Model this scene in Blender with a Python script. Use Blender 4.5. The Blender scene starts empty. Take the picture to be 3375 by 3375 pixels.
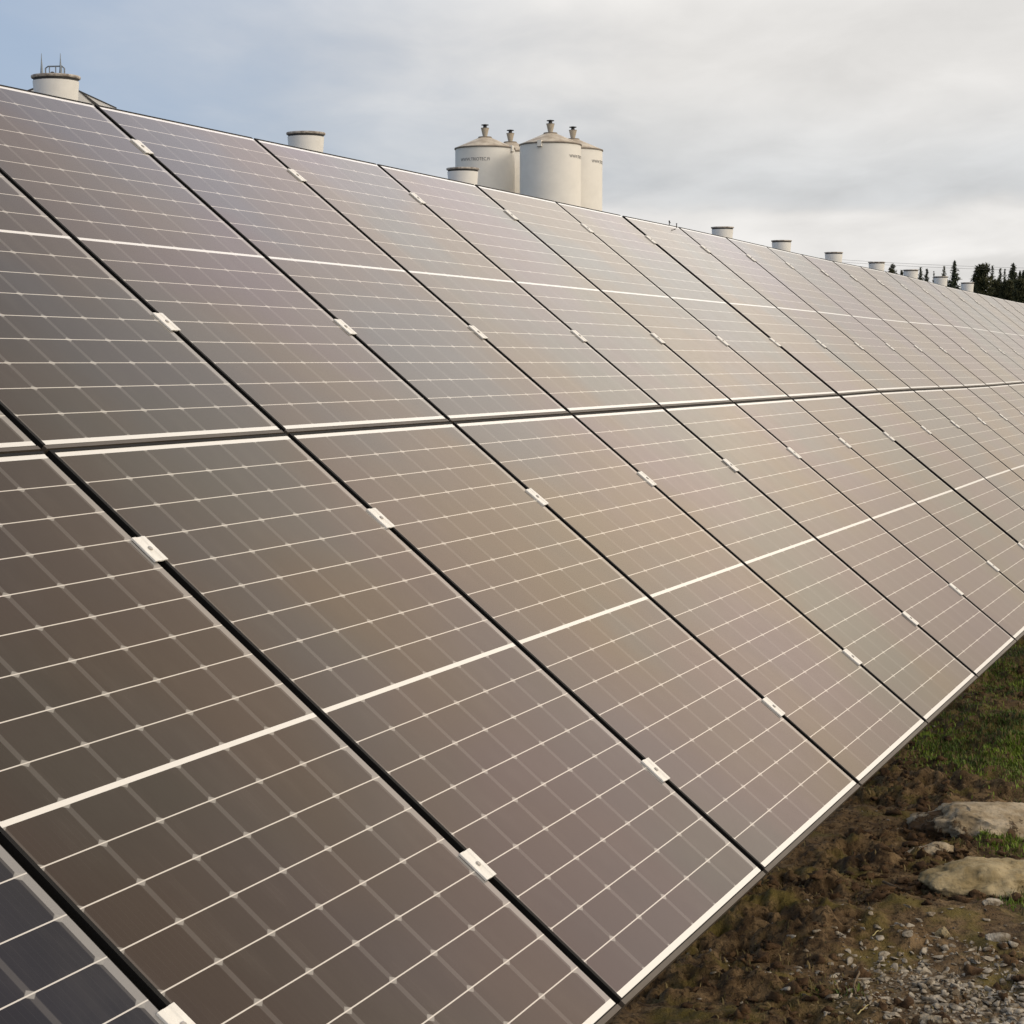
import bpy, bmesh, math, random
import numpy as np
from mathutils import Vector, Matrix

rad = math.radians
scene = bpy.context.scene
C = scene.collection
rng = np.random.default_rng(7)
random.seed(7)

# ------------------------------------------------------------------ camera
CAM_H = 2.0
PITCH = rad(4.396)
FPX = 6443.0                      # focal length in pixels of a 3375 px wide picture
cd = bpy.data.cameras.new('camera')
cd.sensor_width = 36.0
cd.lens = 36.0 * FPX / 3375.0
cd.clip_start = 0.05
cd.clip_end = 9000
cam = bpy.data.objects.new('camera', cd)
C.objects.link(cam)
cam.location = (0, 0, CAM_H)
cam.rotation_euler = (math.pi / 2 - PITCH, 0, 0)
scene.camera = cam

# ------------------------------------------------------------------ sun, sky, exposure
SUN_DIR = Vector((0.78, -0.42, 0.46)).normalized()
SUN_E = math.asin(SUN_DIR.z)
SUN_R = math.atan2(SUN_DIR.x, SUN_DIR.y)
sl = bpy.data.lights.new('sun', 'SUN')
sl.energy = 1.1
sl.angle = rad(24)
sl.color = (1.0, 0.90, 0.76)
sun = bpy.data.objects.new('sun', sl)
C.objects.link(sun)
sun.rotation_euler = SUN_DIR.to_track_quat('Z', 'Y').to_euler()
sun.location = (20, -10, 30)

w = bpy.data.worlds.new('World')
scene.world = w
w.use_nodes = True
nt = w.node_tree
nt.nodes.clear()


class NG:
    """tiny helper for node trees"""
    def __init__(self, tree):
        self.t = tree

    def n(self, kind, **kw):
        nd = self.t.nodes.new(kind)
        for k, v in kw.items():
            setattr(nd, k, v)
        return nd

    def link(self, a, b):
        self.t.links.new(a, b)

    def put(self, sock, v):
        if hasattr(v, 'is_linked') or isinstance(v, bpy.types.NodeSocket):
            self.t.links.new(v, sock)
        elif isinstance(v, (tuple, list)) and sock.type == 'RGBA' and len(v) == 3:
            sock.default_value = (*v, 1)
        else:
            sock.default_value = v

    def m(self, op, a, b=None, c=None, clamp=False):
        nd = self.n('ShaderNodeMath', operation=op, use_clamp=clamp)
        self.put(nd.inputs[0], a)
        if b is not None:
            self.put(nd.inputs[1], b)
        if c is not None:
            self.put(nd.inputs[2], c)
        return nd.outputs[0]

    def sm(self, x, a, b, lo=0.0, hi=1.0):
        nd = self.n('ShaderNodeMapRange', interpolation_type='SMOOTHSTEP')
        self.put(nd.inputs[0], x)
        self.put(nd.inputs[1], a)
        self.put(nd.inputs[2], b)
        self.put(nd.inputs[3], lo)
        self.put(nd.inputs[4], hi)
        return nd.outputs[0]

    def mix(self, f, a, b, blend='MIX'):
        nd = self.n('ShaderNodeMix', data_type='RGBA', blend_type=blend)
        self.put(nd.inputs['Factor'], f)
        self.put(nd.inputs[6], a)
        self.put(nd.inputs[7], b)
        return nd.outputs[2]

    def noise(self, vec, scale, detail=4.0, rough=0.5, dist=0.0):
        nd = self.n('ShaderNodeTexNoise')
        if vec is not None:
            self.put(nd.inputs['Vector'], vec)
        nd.inputs['Scale'].default_value = scale
        nd.inputs['Detail'].default_value = detail
        nd.inputs['Roughness'].default_value = rough
        nd.inputs['Distortion'].default_value = dist
        return nd.outputs[0]

    def mapping(self, vec, scale=(1, 1, 1), loc=(0, 0, 0)):
        nd = self.n('ShaderNodeMapping')
        self.put(nd.inputs['Vector'], vec)
        nd.inputs['Scale'].default_value = scale
        nd.inputs['Location'].default_value = loc
        return nd.outputs[0]

    def sep(self, vec):
        nd = self.n('ShaderNodeSeparateXYZ')
        self.put(nd.inputs[0], vec)
        return nd.outputs

    def comb(self, x, y, z):
        nd = self.n('ShaderNodeCombineXYZ')
        self.put(nd.inputs[0], x)
        self.put(nd.inputs[1], y)
        self.put(nd.inputs[2], z)
        return nd.outputs[0]


g = NG(nt)
out = g.n('ShaderNodeOutputWorld')
bg = g.n('ShaderNodeBackground')
sky = g.n('ShaderNodeTexSky', sky_type='NISHITA', sun_disc=False)
sky.sun_elevation = SUN_E
sky.sun_rotation = SUN_R
tc = g.n('ShaderNodeTexCoord')
dv = tc.outputs['Generated']
dx, dy, dz = g.sep(dv)
elev = g.m('ARCSINE', dz)
az = g.m('ARCTAN2', dx, dy)
# cloud layers live on a flat ceiling above the place
den = g.m('MAXIMUM', g.m('ADD', dz, 0.10), 0.03)
cx = g.m('DIVIDE', dx, den)
cy = g.m('DIVIDE', dy, den)
cl = g.comb(cx, cy, 0.0)
n1 = g.noise(g.mapping(cl, (0.55, 0.34, 1), (3.1, 1.7, 0)), 1.0, 6, 0.52, 0.25)
n2 = g.noise(g.mapping(cl, (1.5, 0.8, 1), (0.4, 5.2, 0)), 1.0, 5, 0.5, 0.2)
n3 = g.noise(g.mapping(cl, (3.4, 1.7, 1), (7.4, 2.2, 0)), 1.0, 5, 0.55, 0.4)
# overcast cover: open blue towards the left of the view, closed to the right
cover = g.m('ADD', g.m('MULTIPLY', az, 4.2), g.m('MULTIPLY', g.m('SUBTRACT', n1, 0.5), 1.5))
cover = g.m('ADD', cover, g.m('MULTIPLY', g.m('SUBTRACT', n2, 0.5), 0.7))
cover = g.m('ADD', cover, g.m('MULTIPLY', g.m('SUBTRACT', elev, 0.10), 0.5))
cover = g.m('ADD', cover, g.m('MULTIPLY', g.m('SUBTRACT', n3, 0.5), 0.5))
cover = g.sm(cover, -1.35, 0.40)
# grey bank low on the right with a pale break under it
wob = g.m('ADD', g.m('MULTIPLY', g.m('SUBTRACT', n1, 0.5), 0.05), g.m('MULTIPLY', g.m('SUBTRACT', n2, 0.5), 0.03))
eb = g.m('ADD', elev, wob)
bankf = g.m('MULTIPLY', g.sm(eb, 0.070, 0.083), g.sm(eb, 0.088, 0.150, 1.0, 0.0))
brk = g.m('MULTIPLY', g.sm(eb, 0.045, 0.056), g.sm(eb, 0.068, 0.078, 1.0, 0.0))
lum = g.m('ADD', 0.765, g.m('MULTIPLY', bankf, -0.085))
lum = g.m('ADD', lum, g.m('MULTIPLY', brk, 0.085))
lum = g.m('ADD', lum, g.m('MULTIPLY', g.m('SUBTRACT', n2, 0.5), 0.30))
lum = g.m('ADD', lum, g.m('MULTIPLY', g.m('SUBTRACT', n1, 0.5), 0.16))
lum = g.m('ADD', lum, g.m('MULTIPLY', g.m('SUBTRACT', n3, 0.5), 0.24))
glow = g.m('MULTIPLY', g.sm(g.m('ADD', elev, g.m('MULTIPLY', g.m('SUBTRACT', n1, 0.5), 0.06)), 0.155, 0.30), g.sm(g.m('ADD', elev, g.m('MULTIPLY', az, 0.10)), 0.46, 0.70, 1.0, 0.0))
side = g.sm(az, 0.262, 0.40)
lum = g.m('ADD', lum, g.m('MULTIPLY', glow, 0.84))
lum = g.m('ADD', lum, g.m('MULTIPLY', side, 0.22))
warm = g.mix(g.m('MULTIPLY', bankf, 0.9), (1.0, 0.978, 0.95), (0.965, 0.985, 1.0))
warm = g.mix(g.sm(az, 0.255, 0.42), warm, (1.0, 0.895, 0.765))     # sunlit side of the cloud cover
warm = g.mix(g.m('MULTIPLY', g.sm(elev, 0.30, 0.5), g.sm(az, 0.15, 0.30, 1.0, 0.0)), warm, (0.93, 0.91, 1.0))
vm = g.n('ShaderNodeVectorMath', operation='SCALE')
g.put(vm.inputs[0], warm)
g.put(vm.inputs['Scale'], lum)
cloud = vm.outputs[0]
vs = g.n('ShaderNodeVectorMath', operation='SCALE')
g.put(vs.inputs[0], sky.outputs[0])
vs.inputs['Scale'].default_value = 0.085
thin = g.mix(0.78, vs.outputs[0], (0.415, 0.51, 0.675))      # hazy blue between the clouds
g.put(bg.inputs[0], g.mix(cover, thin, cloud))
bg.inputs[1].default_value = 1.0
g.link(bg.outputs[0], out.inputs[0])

scene.view_settings.view_transform = 'Standard'
scene.view_settings.look = 'None'
scene.view_settings.exposure = 0.0
scene.view_settings.gamma = 1.0

# ------------------------------------------------------------------ geometry helpers
CP, SP = math.cos(PITCH), math.sin(PITCH)


def cam2world(x, y, z):
    """camera axes (right, down, forward) to world"""
    return Vector((x, z * CP - y * SP, CAM_H - y * CP - z * SP))


def at(px, py, depth):
    """the world point seen at picture position px, py at that depth"""
    return cam2world((px - 1687.5) / FPX * depth, (py - 1687.5) / FPX * depth, depth)


def ground_at(px, py, z=0.0):
    d = (py - 1687.5) / FPX * CP + SP
    return at(px, py, (CAM_H - z) / d)


def link(name, me, parent=None, mats=()):
    o = bpy.data.objects.new(name, me)
    C.objects.link(o)
    for m_ in mats:
        me.materials.append(m_)
    if parent is not None:
        o.parent = parent
    return o


def from_bm(name, bm, mats, parent=None, smooth=False):
    me = bpy.data.meshes.new(name)
    bmesh.ops.recalc_face_normals(bm, faces=bm.faces[:])
    bm.to_mesh(me)
    bm.free()
    if smooth:
        me.polygons.foreach_set('use_smooth', [True] * len(me.polygons))
    if not isinstance(mats, (list, tuple)):
        mats = [mats]
    return link(name, me, parent, mats)


def from_np(name, verts, faces, mats, parent=None, smooth=False):
    """verts (n,3), faces (m,k) all the same size"""
    me = bpy.data.meshes.new(name)
    verts = np.asarray(verts, dtype=np.float32)
    faces = np.asarray(faces, dtype=np.int32)
    me.vertices.add(len(verts))
    me.vertices.foreach_set('co', verts.ravel())
    k = faces.shape[1]
    me.loops.add(faces.size)
    me.loops.foreach_set('vertex_index', faces.ravel())
    me.polygons.add(len(faces))
    me.polygons.foreach_set('loop_start', np.arange(len(faces), dtype=np.int32) * k)
    me.polygons.foreach_set('loop_total', np.full(len(faces), k, dtype=np.int32))
    if smooth:
        me.polygons.foreach_set('use_smooth', np.ones(len(faces), dtype=bool))
    me.update(calc_edges=True)
    me.validate()
    if not isinstance(mats, (list, tuple)):
        mats = [mats]
    return link(name, me, parent, mats)


def box(bm, x0, x1, y0, y1, z0, z1, mi=0):
    vs_ = [bm.verts.new(p) for p in ((x0, y0, z0), (x1, y0, z0), (x1, y1, z0), (x0, y1, z0),
                                     (x0, y0, z1), (x1, y0, z1), (x1, y1, z1), (x0, y1, z1))]
    for f in ((3, 2, 1, 0), (4, 5, 6, 7), (0, 1, 5, 4), (1, 2, 6, 5), (2, 3, 7, 6), (3, 0, 4, 7)):
        fc = bm.faces.new([vs_[i] for i in f])
        fc.material_index = mi
    return vs_


def lathe(bm, prof, seg=48, cx_=0.0, cy_=0.0, close=False, mi=0):
    rings = []
    for r, z in prof:
        rings.append([bm.verts.new((cx_ + r * math.cos(2 * math.pi * i / seg),
                                    cy_ + r * math.sin(2 * math.pi * i / seg), z)) for i in range(seg)])
    n_ = len(rings)
    for a in range(n_ if close else n_ - 1):
        A, B = rings[a], rings[(a + 1) % n_]
        for i in range(seg):
            j = (i + 1) % seg
            f = bm.faces.new((A[i], A[j], B[j], B[i]))
            f.material_index = mi
    return rings


def cap(bm, ring, mi=0):
    f = bm.faces.new(ring)
    f.material_index = mi


def tube(bm, pts, r, seg=8, taper=None, mi=0):
    rings = []
    pts = [Vector(p) for p in pts]
    for i, p in enumerate(pts):
        d = (pts[min(i + 1, len(pts) - 1)] - pts[max(i - 1, 0)]).normalized()
        a = d.orthogonal().normalized() if i == 0 else (rings_a - d * rings_a.dot(d)).normalized()
        rings_a = a
        b = d.cross(a)
        rr = r if taper is None else r * (1 + (taper - 1) * i / (len(pts) - 1))
        rings.append([bm.verts.new(p + (a * math.cos(2 * math.pi * k / seg) + b * math.sin(2 * math.pi * k / seg)) * rr)
                      for k in range(seg)])
    for A, B in zip(rings[:-1], rings[1:]):
        for k in range(seg):
            j = (k + 1) % seg
            f = bm.faces.new((A[k], A[j], B[j], B[k]))
            f.material_index = mi
    cap(bm, rings[0], mi)
    cap(bm, rings[-1], mi)


def tag(o, label, cat, group=None, kind=None):
    if label:
        o['label'] = label
    if cat:
        o['category'] = cat
    if group:
        o['group'] = group
    if kind:
        o['kind'] = kind
    return o


def thing(name, label, cat, loc=(0, 0, 0), group=None):
    o = bpy.data.objects.new(name, None)
    C.objects.link(o)
    o.location = loc
    o.empty_display_size = 0.2
    return tag(o, label, cat, group)


def dup(root):
    r = root.copy()
    C.objects.link(r)
    for ch in list(root.children):
        c = ch.copy()
        C.objects.link(c)
        c.parent = r
        for gch in ch.children:
            d = gch.copy()
            C.objects.link(d)
            d.parent = c
    return r


# ------------------------------------------------------------------ numpy noise
_perm = rng.permutation(1024)
_perm = np.concatenate([_perm, _perm, _perm])
_val = rng.random(1024)


def vnoise(x, y, z=None):
    x = np.asarray(x, float)
    y = np.asarray(y, float)
    if z is None:
        z = np.zeros_like(x)
    xi = np.floor(x).astype(int)
    yi = np.floor(y).astype(int)
    zi = np.floor(z).astype(int)
    fx, fy, fz = x - xi, y - yi, z - zi
    sx, sy, sz = [f * f * f * (f * (f * 6 - 15) + 10) for f in (fx, fy, fz)]

    def h(a, b, c):
        return _val[_perm[(_perm[(_perm[a & 1023] + b) & 1023] + c) & 1023]]
    r = 0
    for i, wx in ((0, 1 - sx), (1, sx)):
        for j, wy in ((0, 1 - sy), (1, sy)):
            for k, wz in ((0, 1 - sz), (1, sz)):
                r = r + wx * wy * wz * h(xi + i, yi + j, zi + k)
    return r * 2 - 1


def fbm(x, y, z=None, oct=5, gain=0.5):
    a, s, f = 1.0, 0.0, 1.0
    for o_ in range(oct):
        s = s + a * vnoise(x * f + 17.3 * o_, y * f - 9.1 * o_, None if z is None else z * f + 4.7 * o_)
        a *= gain
        f *= 2.03
    return s


def worley(x, y, seed=0):
    xi = np.floor(x).astype(int)
    yi = np.floor(y).astype(int)
    best = np.full(x.shape, 9.0)
    for i in (-1, 0, 1):
        for j in (-1, 0, 1):
            a = _perm[(_perm[(xi + i + seed) & 1023] + yi + j) & 1023]
            px_ = xi + i + _val[a]
            py_ = yi + j + _val[(a * 7 + 3) & 1023]
            best = np.minimum(best, (px_ - x) ** 2 + (py_ - y) ** 2)
    return np.sqrt(best)


# ------------------------------------------------------------------ materials
def mat(name, col, rough=0.5, metal=0.0, spec=0.5, var=0.0, vscale=6.0, bump=0.0, bscale=40.0, coords='Object', col2=None):
    m_ = bpy.data.materials.new(name)
    m_.use_nodes = True
    q = NG(m_.node_tree)
    b = m_.node_tree.nodes['Principled BSDF']
    b.inputs['Roughness'].default_value = rough
    b.inputs['Metallic'].default_value = metal
    b.inputs['Specular IOR Level'].default_value = spec
    t = q.n('ShaderNodeTexCoord').outputs[coords]
    if var or col2:
        nn = q.noise(t, vscale, 5, 0.6)
        c2 = col2 if col2 else tuple(c * (1 - var) for c in col)
        q.put(b.inputs['Base Color'], q.mix(q.sm(nn, 0.35, 0.65), col, c2))
    else:
        b.inputs['Base Color'].default_value = (*col, 1)
    if bump:
        bp = q.n('ShaderNodeBump')
        bp.inputs['Strength'].default_value = bump
        bp.inputs['Distance'].default_value = 0.01
        q.put(bp.inputs['Height'], q.noise(t, bscale, 4, 0.6))
        q.link(bp.outputs[0], b.inputs['Normal'])
    return m_


PAN_L = 1.722        # bright edge to bright edge, along the slope
PAN_W = 1.09
PITCH_C = 0.0941     # half-cell pitch
MIDBAR = 0.0118
MARG = 0.0142        # bright strip at the two ends
LEFT, RIGHT = 0.010, 0.024


def glass_common(q, b, t, tint=True):
    b.inputs['Roughness'].default_value = 0.13
    b.inputs['IOR'].default_value = 1.5
    b.inputs['Specular IOR Level'].default_value = 0.5
    oi = q.n('ShaderNodeObjectInfo')
    geo = q.n('ShaderNodeNewGeometry')
    nz = q.noise(geo.outputs['Position'], 1.1, 2, 0.5)
    nz2 = q.noise(q.mapping(geo.outputs['Position'], (1, 1, 1), (5, 9, 2)), 0.8, 2, 0.5)
    # anti-reflective coating: faint colour play in what it mirrors
    c1 = q.mix(q.sm(nz, 0.40, 0.62), (1.0, 0.86, 0.71), (0.92, 0.87, 0.79))
    c2 = q.mix(q.sm(nz2, 0.45, 0.66), c1, (0.97, 0.83, 0.79))
    q.put(b.inputs['Specular Tint'], q.mix(1.0, c2, oi.outputs['Color'], 'MULTIPLY'))
    film = q.noise(q.mapping(geo.outputs['Position'], (1, 1, 1), (2, 7, 4)), 0.62, 3, 0.5, 0.3)
    q.put(b.inputs['Thin Film Thickness'], q.sm(film, 0.25, 0.75, 255.0, 385.0))
    b.inputs['Thin Film IOR'].default_value = 1.478
    # faint dust film
    dn = q.noise(geo.outputs['Position'], 9.0, 4, 0.6)
    q.put(b.inputs['Roughness'], q.sm(dn, 0.3, 0.7, 0.08, 0.14))
    return oi, nz


def make_cell_material():
    m_ = bpy.data.materials.new('solar_cells')
    m_.use_nodes = True
    q = NG(m_.node_tree)
    b = m_.node_tree.nodes['Principled BSDF']
    t = q.n('ShaderNodeTexCoord').outputs['Object']
    oi, nz = glass_common(q, b, t)
    x, y, z = q.sep(t)
    cw = (PAN_W - LEFT - RIGHT) / 6
    # lines across: y measured from the first cell edge of the half
    yy = q.m('ADD', y, 0.0)
    ly = q.m('PINGPONG', yy, PITCH_C / 2)             # distance to nearest cell joint
    line = q.sm(ly, 0.0010, 0.0015, 1.0, 0.0)
    lx = q.m('PINGPONG', q.m('SUBTRACT', x, LEFT), cw / 2)
    ghost = q.sm(lx, 0.0065, 0.0085, 1.0, 0.0)
    dia = q.m('ADD', q.m('MULTIPLY', lx, 0.60), ly)
    dia = q.sm(dia, 0.0076, 0.0104, 1.0, 0.0)
    edge = q.m('GREATER_THAN', x, PAN_W - RIGHT)
    # fine fingers and multi-busbar ribbons of a cell
    bb = q.sm(q.m('PINGPONG', q.m('ADD', q.m('SUBTRACT', x, LEFT), cw / 20), cw / 20), 0.0004, 0.0007, 1.0, 0.0)
    # per-cell shade
    ix = q.m('FLOOR', q.m('DIVIDE', q.m('SUBTRACT', x, LEFT), cw))
    iy = q.m('FLOOR', q.m('DIVIDE', yy, PITCH_C))
    wn = q.n('ShaderNodeTexWhiteNoise', noise_dimensions='4D')
    q.put(wn.inputs['Vector'], q.comb(ix, iy, 0.5))
    q.put(wn.inputs['W'], q.m('MULTIPLY', oi.outputs['Random'], 97.0))
    cell = q.mix(wn.outputs[0], (0.0085, 0.0080, 0.0095), (0.0170, 0.0140, 0.0150))
    cell = q.mix(1.0, cell, oi.outputs['Color'], 'MULTIPLY')
    cell = q.mix(q.m('MULTIPLY', bb, 0.10), cell, (0.10, 0.10, 0.10))
    c = q.mix(q.m('MULTIPLY', ghost, 0.75), cell, (0.078, 0.074, 0.072))
    c = q.mix(edge, c, (0.265, 0.255, 0.245))
    c = q.mix(q.m('MULTIPLY', dia, 0.85), c, (0.31, 0.30, 0.28))
    c = q.mix(line, c, (0.68, 0.645, 0.59))
    dus = q.sm(q.noise(q.mapping(t, (3, 1, 1)), 3.0, 5, 0.62), 0.45, 0.75)
    c = q.mix(q.m('MULTIPLY', dus, 0.045), c, (0.30, 0.27, 0.23))
    q.put(b.inputs['Base Color'], c)
    return m_


M_CELL = make_cell_material()
M_STRIP = mat('white_backsheet', (0.80, 0.77, 0.72), 0.14)
M_FRAME = mat('black_anodised_frame', (0.012, 0.011, 0.010), 0.65, 0.0, 0.12)
M_LIP = mat('bronze_frame_lip', (0.115, 0.094, 0.075), 0.5, 0.0, 0.3, var=0.25, vscale=3)
M_CLAMP = mat('aluminium_clamp', (0.88, 0.85, 0.79), 0.38, 0.0, 0.5, var=0.12, vscale=30)
M_BOLT = mat('steel_bolt', (0.42, 0.40, 0.38), 0.4, 0.7)
M_STEEL = mat('galvanised_steel', (0.32, 0.32, 0.32), 0.5, 0.6, var=0.2, vscale=12)
M_BLACK = mat('black_rubber', (0.02, 0.02, 0.022), 0.6)

# ------------------------------------------------------------------ the row of panels
U = Vector((math.sin(rad(22.34)), math.cos(rad(22.34)), 0.0))          # along the row
_v = cam2world(0.7223333, 0.64553922, -0.2480196) - cam2world(0, 0, 0)
V = (_v - U * _v.dot(U)).normalized()                                   # down the slope
N = V.cross(U).normalized()                                             # out of the glass
if N.z < 0:
    N = -N
TOP0 = cam2world(-1.8805, -1.3383, 5.7920)       # top right corner of column 0
GAP_V = 0.0293

colR = {-4: -4.424, -3: -3.318, -2: -2.212, -1: -1.106, 0: 0.0, 1: 1.106, 2: 2.216, 3: 3.333, 4: 4.45, 5: 5.575, 6: 6.698}
for k in range(7, 27):
    colR[k] = 7.868 + 1.1245 * (k - 7)
colH = {7: .003, 8: .001, 9: -.004, 10: -.008, 11: -.010, 12: -.008, 13: -.006, 14: -.010, 15: -.020, 16: -.030, 17: -.036,
        18: -.038, 19: -.041, 20: -.048, 21: -.049, 22: -.046, 23: -.05, 24: -.05, 25: -.05, 26: -.05}


def col_left(k):
    if k == 7:
        return colR[6] + 0.064
    return colR[k - 1] + 0.023


PANEL_GROUP = 'solar panels of the two-row array'
THICK = 0.034
LIP_T, LIP_B = 0.009, 0.0145


def make_panel():
    """local axes: x along the row from the left edge, y up the slope from the lower bright edge, z out of the glass"""
    root = thing('solar_panel', 'x', 'solar panel', group=PANEL_GROUP)
    half = 9 * PITCH_C
    y_mid = PAN_L / 2
    # two cell fields; each has its own origin on a cell joint so the joints fall on multiples of the pitch
    for y0, y1, yo in ((MARG, y_mid - MIDBAR / 2, y_mid - MIDBAR / 2 - half + 0.0015),
                       (y_mid + MIDBAR / 2, PAN_L - MARG, y_mid + MIDBAR / 2 - 0.0015)):
        bm = bmesh.new()
        box(bm, LEFT, PAN_W - 0.002, y0 - yo, y1 - yo, -0.006, 0.0)
        o = from_bm('cell_field', bm, M_CELL, root)
        o.location = (0, yo, 0)
    bm = bmesh.new()
    box(bm, LEFT, PAN_W - 0.002, y_mid - MIDBAR / 2, y_mid + MIDBAR / 2, -0.006, 0.0)
    from_bm('centre_strip', bm, M_STRIP, root)
    for y0, y1 in ((0.0, MARG), (PAN_L - MARG, PAN_L)):
        bm = bmesh.new()
        box(bm, LEFT, PAN_W - 0.002, y0, y1, -0.006, 0.0)
        from_bm('edge_strip', bm, M_STRIP, root)
    # frame: four rails below and round the glass, with dark lips at the lower, upper and left sides
    bm = bmesh.new()
    lz = 0.0012
    box(bm, -0.001, PAN_W, -LIP_B, -0.0032, -THICK, lz, 1)
    box(bm, 0.0, PAN_W - 0.001, -0.0030, -0.0003, -THICK + 0.001, -0.0006, 0)
    box(bm, -0.001, PAN_W, PAN_L + 0.0005, PAN_L + LIP_T, -THICK, lz, 0)
    box(bm, -0.001, LEFT - 0.0003, -0.0004, PAN_L + 0.0004, -THICK, lz, 0)
    box(bm, PAN_W - 0.0018, PAN_W, -0.0004, PAN_L + 0.0004, -THICK, -0.0004, 0)
    box(bm, 0.0, PAN_W - 0.002, 0.0, PAN_L, -THICK + 0.002, -THICK + 0.004, 0)
    from_bm('frame', bm, [M_FRAME, M_LIP], root)
    return root


def place_panel(o, k, row):
    x0 = col_left(k)
    sx = (colR[k] - x0) / PAN_W
    v = PAN_L if row == 'U' else 2 * PAN_L + GAP_V
    hl_, hr_ = colH.get(k - 1, 0.0), colH.get(k, 0.0)
    p = TOP0 + U * x0 + V * v + Vector((0, 0, hl_))
    ux = U * (colR[k] - x0) + Vector((0, 0, hr_ - hl_))
    sx = ux.length / PAN_W
    ux.normalize()
    yy_ = -V
    nn_ = ux.cross(yy_).normalized()
    yy_ = nn_.cross(ux).normalized()
    M = Matrix((ux, yy_, nn_)).transposed().to_4x4()
    wob = Matrix.Rotation(rng.normal(0, rad(0.014)), 4, 'X') @ Matrix.Rotation(rng.normal(0, rad(0.014)), 4, 'Y')
    o.matrix_world = Matrix.Translation(p) @ M @ wob @ Matrix.Diagonal((sx, 1, 1, 1))


ORD = {1: 'first', 2: 'second', 3: 'third', 4: 'fourth', 5: 'fifth', 6: 'sixth', 7: 'seventh', 8: 'eighth', 9: 'ninth',
       10: 'tenth', 11: 'eleventh', 12: 'twelfth', 13: 'thirteenth', 14: 'fourteenth', 15: 'fifteenth', 16: 'sixteenth',
       17: 'seventeenth', 18: 'eighteenth', 19: 'nineteenth', 20: 'twentieth'}


def col_words(k):
    if k <= 6:
        return '%s column left of the wide dark joint' % ORD[7 - k]
    return '%s column right of the wide dark joint' % ORD[k - 6]


def seam_words(k):
    if k == 6:
        return 'on the wide dark joint between the panels'
    if k < 6:
        return '%s thin seam left of the wide joint' % ORD[6 - k]
    return '%s thin seam right of the wide joint' % ORD[k - 6]


def inview(p, pad=30):
    d = p - Vector((0, 0, CAM_H))
    zc = d.y * CP - d.z * SP
    yc = -d.z * CP - d.y * SP
    if zc < 0.5:
        return False
    px_ = 1687.5 + FPX * d.x / zc
    py_ = 1687.5 + FPX * yc / zc
    return -pad < px_ < 3375 + pad and -pad < py_ < 3375 + pad


proto = make_panel()
first = True
for k in range(-3, 26):
    for row in 'UL':
        v0 = 0 if row == 'U' else PAN_L + GAP_V
        vis = any(inview(TOP0 + U * (col_left(k) + a * 1.1) + V * (v0 + b * PAN_L), 4) for a in np.linspace(0.02, 0.98, 12) for b in np.linspace(0, 1, 25))
        if not vis and (k < -1 or k > 23):      # beyond the picture, but the row goes on
            continue
        o = proto if first else dup(proto)
        first = False
        place_panel(o, k, row)
        tint = (0.62, 0.78, 1.0) if (k == -2 and row == 'L') else (1.0 - 0.05 * rng.random(),) * 3
        for ch in o.children:
            if ch.name.startswith('cell_field'):
                ch.color = (*tint, 1.0)
        if k == -2:
            look = 'dark navy panel'
        elif k < 3:
            look = 'dark brown panel'
        elif k < 7:
            look = 'grey brown panel'
        else:
            look = 'pale panel'
        o['label'] = '%s in %s row, %s' % (look, 'upper' if row == 'U' else 'lower', col_words(k))

# ------------------------------------------------------------------ clamps


def make_clamp():
    root = thing('panel_clamp', 'x', 'clamp', group='clamps along the panel seams')
    bm = bmesh.new()
    # a folded plate: two wings with a shallow channel between them
    prof = [(-0.025, 0.0042), (-0.0245, 0.0056), (-0.010, 0.0060), (-0.006, 0.0046), (0.006, 0.0046), (0.010, 0.0060), (0.0245, 0.0056), (0.025, 0.0042)]
    for a, b in zip(prof[:-1], prof[1:]):
        q = [bm.verts.new((a[0], -0.039, a[1])), bm.verts.new((b[0], -0.039, b[1])), bm.verts.new((b[0], 0.039, b[1])), bm.verts.new((a[0], 0.039, a[1]))]
        bm.faces.new(q)
    bmesh.ops.remove_doubles(bm, verts=bm.verts[:], dist=1e-5)
    r = bmesh.ops.extrude_face_region(bm, geom=bm.faces[:])
    for v_ in r['geom']:
        if isinstance(v_, bmesh.types.BMVert):
            v_.co.z -= 0.0032
    from_bm('plate', bm, M_CLAMP, root)
    bm = bmesh.new()
    lathe(bm, [(0.0001, 0.0048), (0.0062, 0.0048), (0.0062, 0.0080), (0.0045, 0.0086), (0.0001, 0.0086)], 6)
    from_bm('bolt', bm, M_BOLT, root)
    bm = bmesh.new()
    box(bm, -0.005, 0.005, -0.03, 0.03, -0.05, 0.0009)
    from_bm('stem', bm, M_FRAME, root)
    return root


cproto = make_clamp()
first = True
MR = Matrix((U, -V, N)).transposed().to_4x4()
for k in range(-4, 24):
    if k == 6:
        xc = colR[6] + 0.020
    else:
        xc = (colR[k] + col_left(k + 1)) / 2
    for row, vv, nm in (('U', 0.245, 'upper'), ('U', 1.247, 'lower'), ('L', 0.336, 'upper'), ('L', 1.336, 'lower')):
        v = vv if row == 'U' else PAN_L + GAP_V + vv
        if row == 'L':
            v += {-3: -0.04, -2: -0.03, -1: -0.008, 0: 0.018}.get(k, 0.040)
        v += rng.normal(0, 0.004)
        p = TOP0 + U * xc + V * v + Vector((0, 0, colH.get(k, 0.0)))
        if not inview(p, 60):
            continue
        o = cproto if first else dup(cproto)
        first = False
        o.matrix_world = Matrix.Translation(p) @ MR @ Matrix.Rotation(rng.normal(0, 0.035), 4, 'Z')
        o['label'] = '%s clamp of %s panel, %s' % (nm, 'upper' if row == 'U' else 'lower', seam_words(k))

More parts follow.
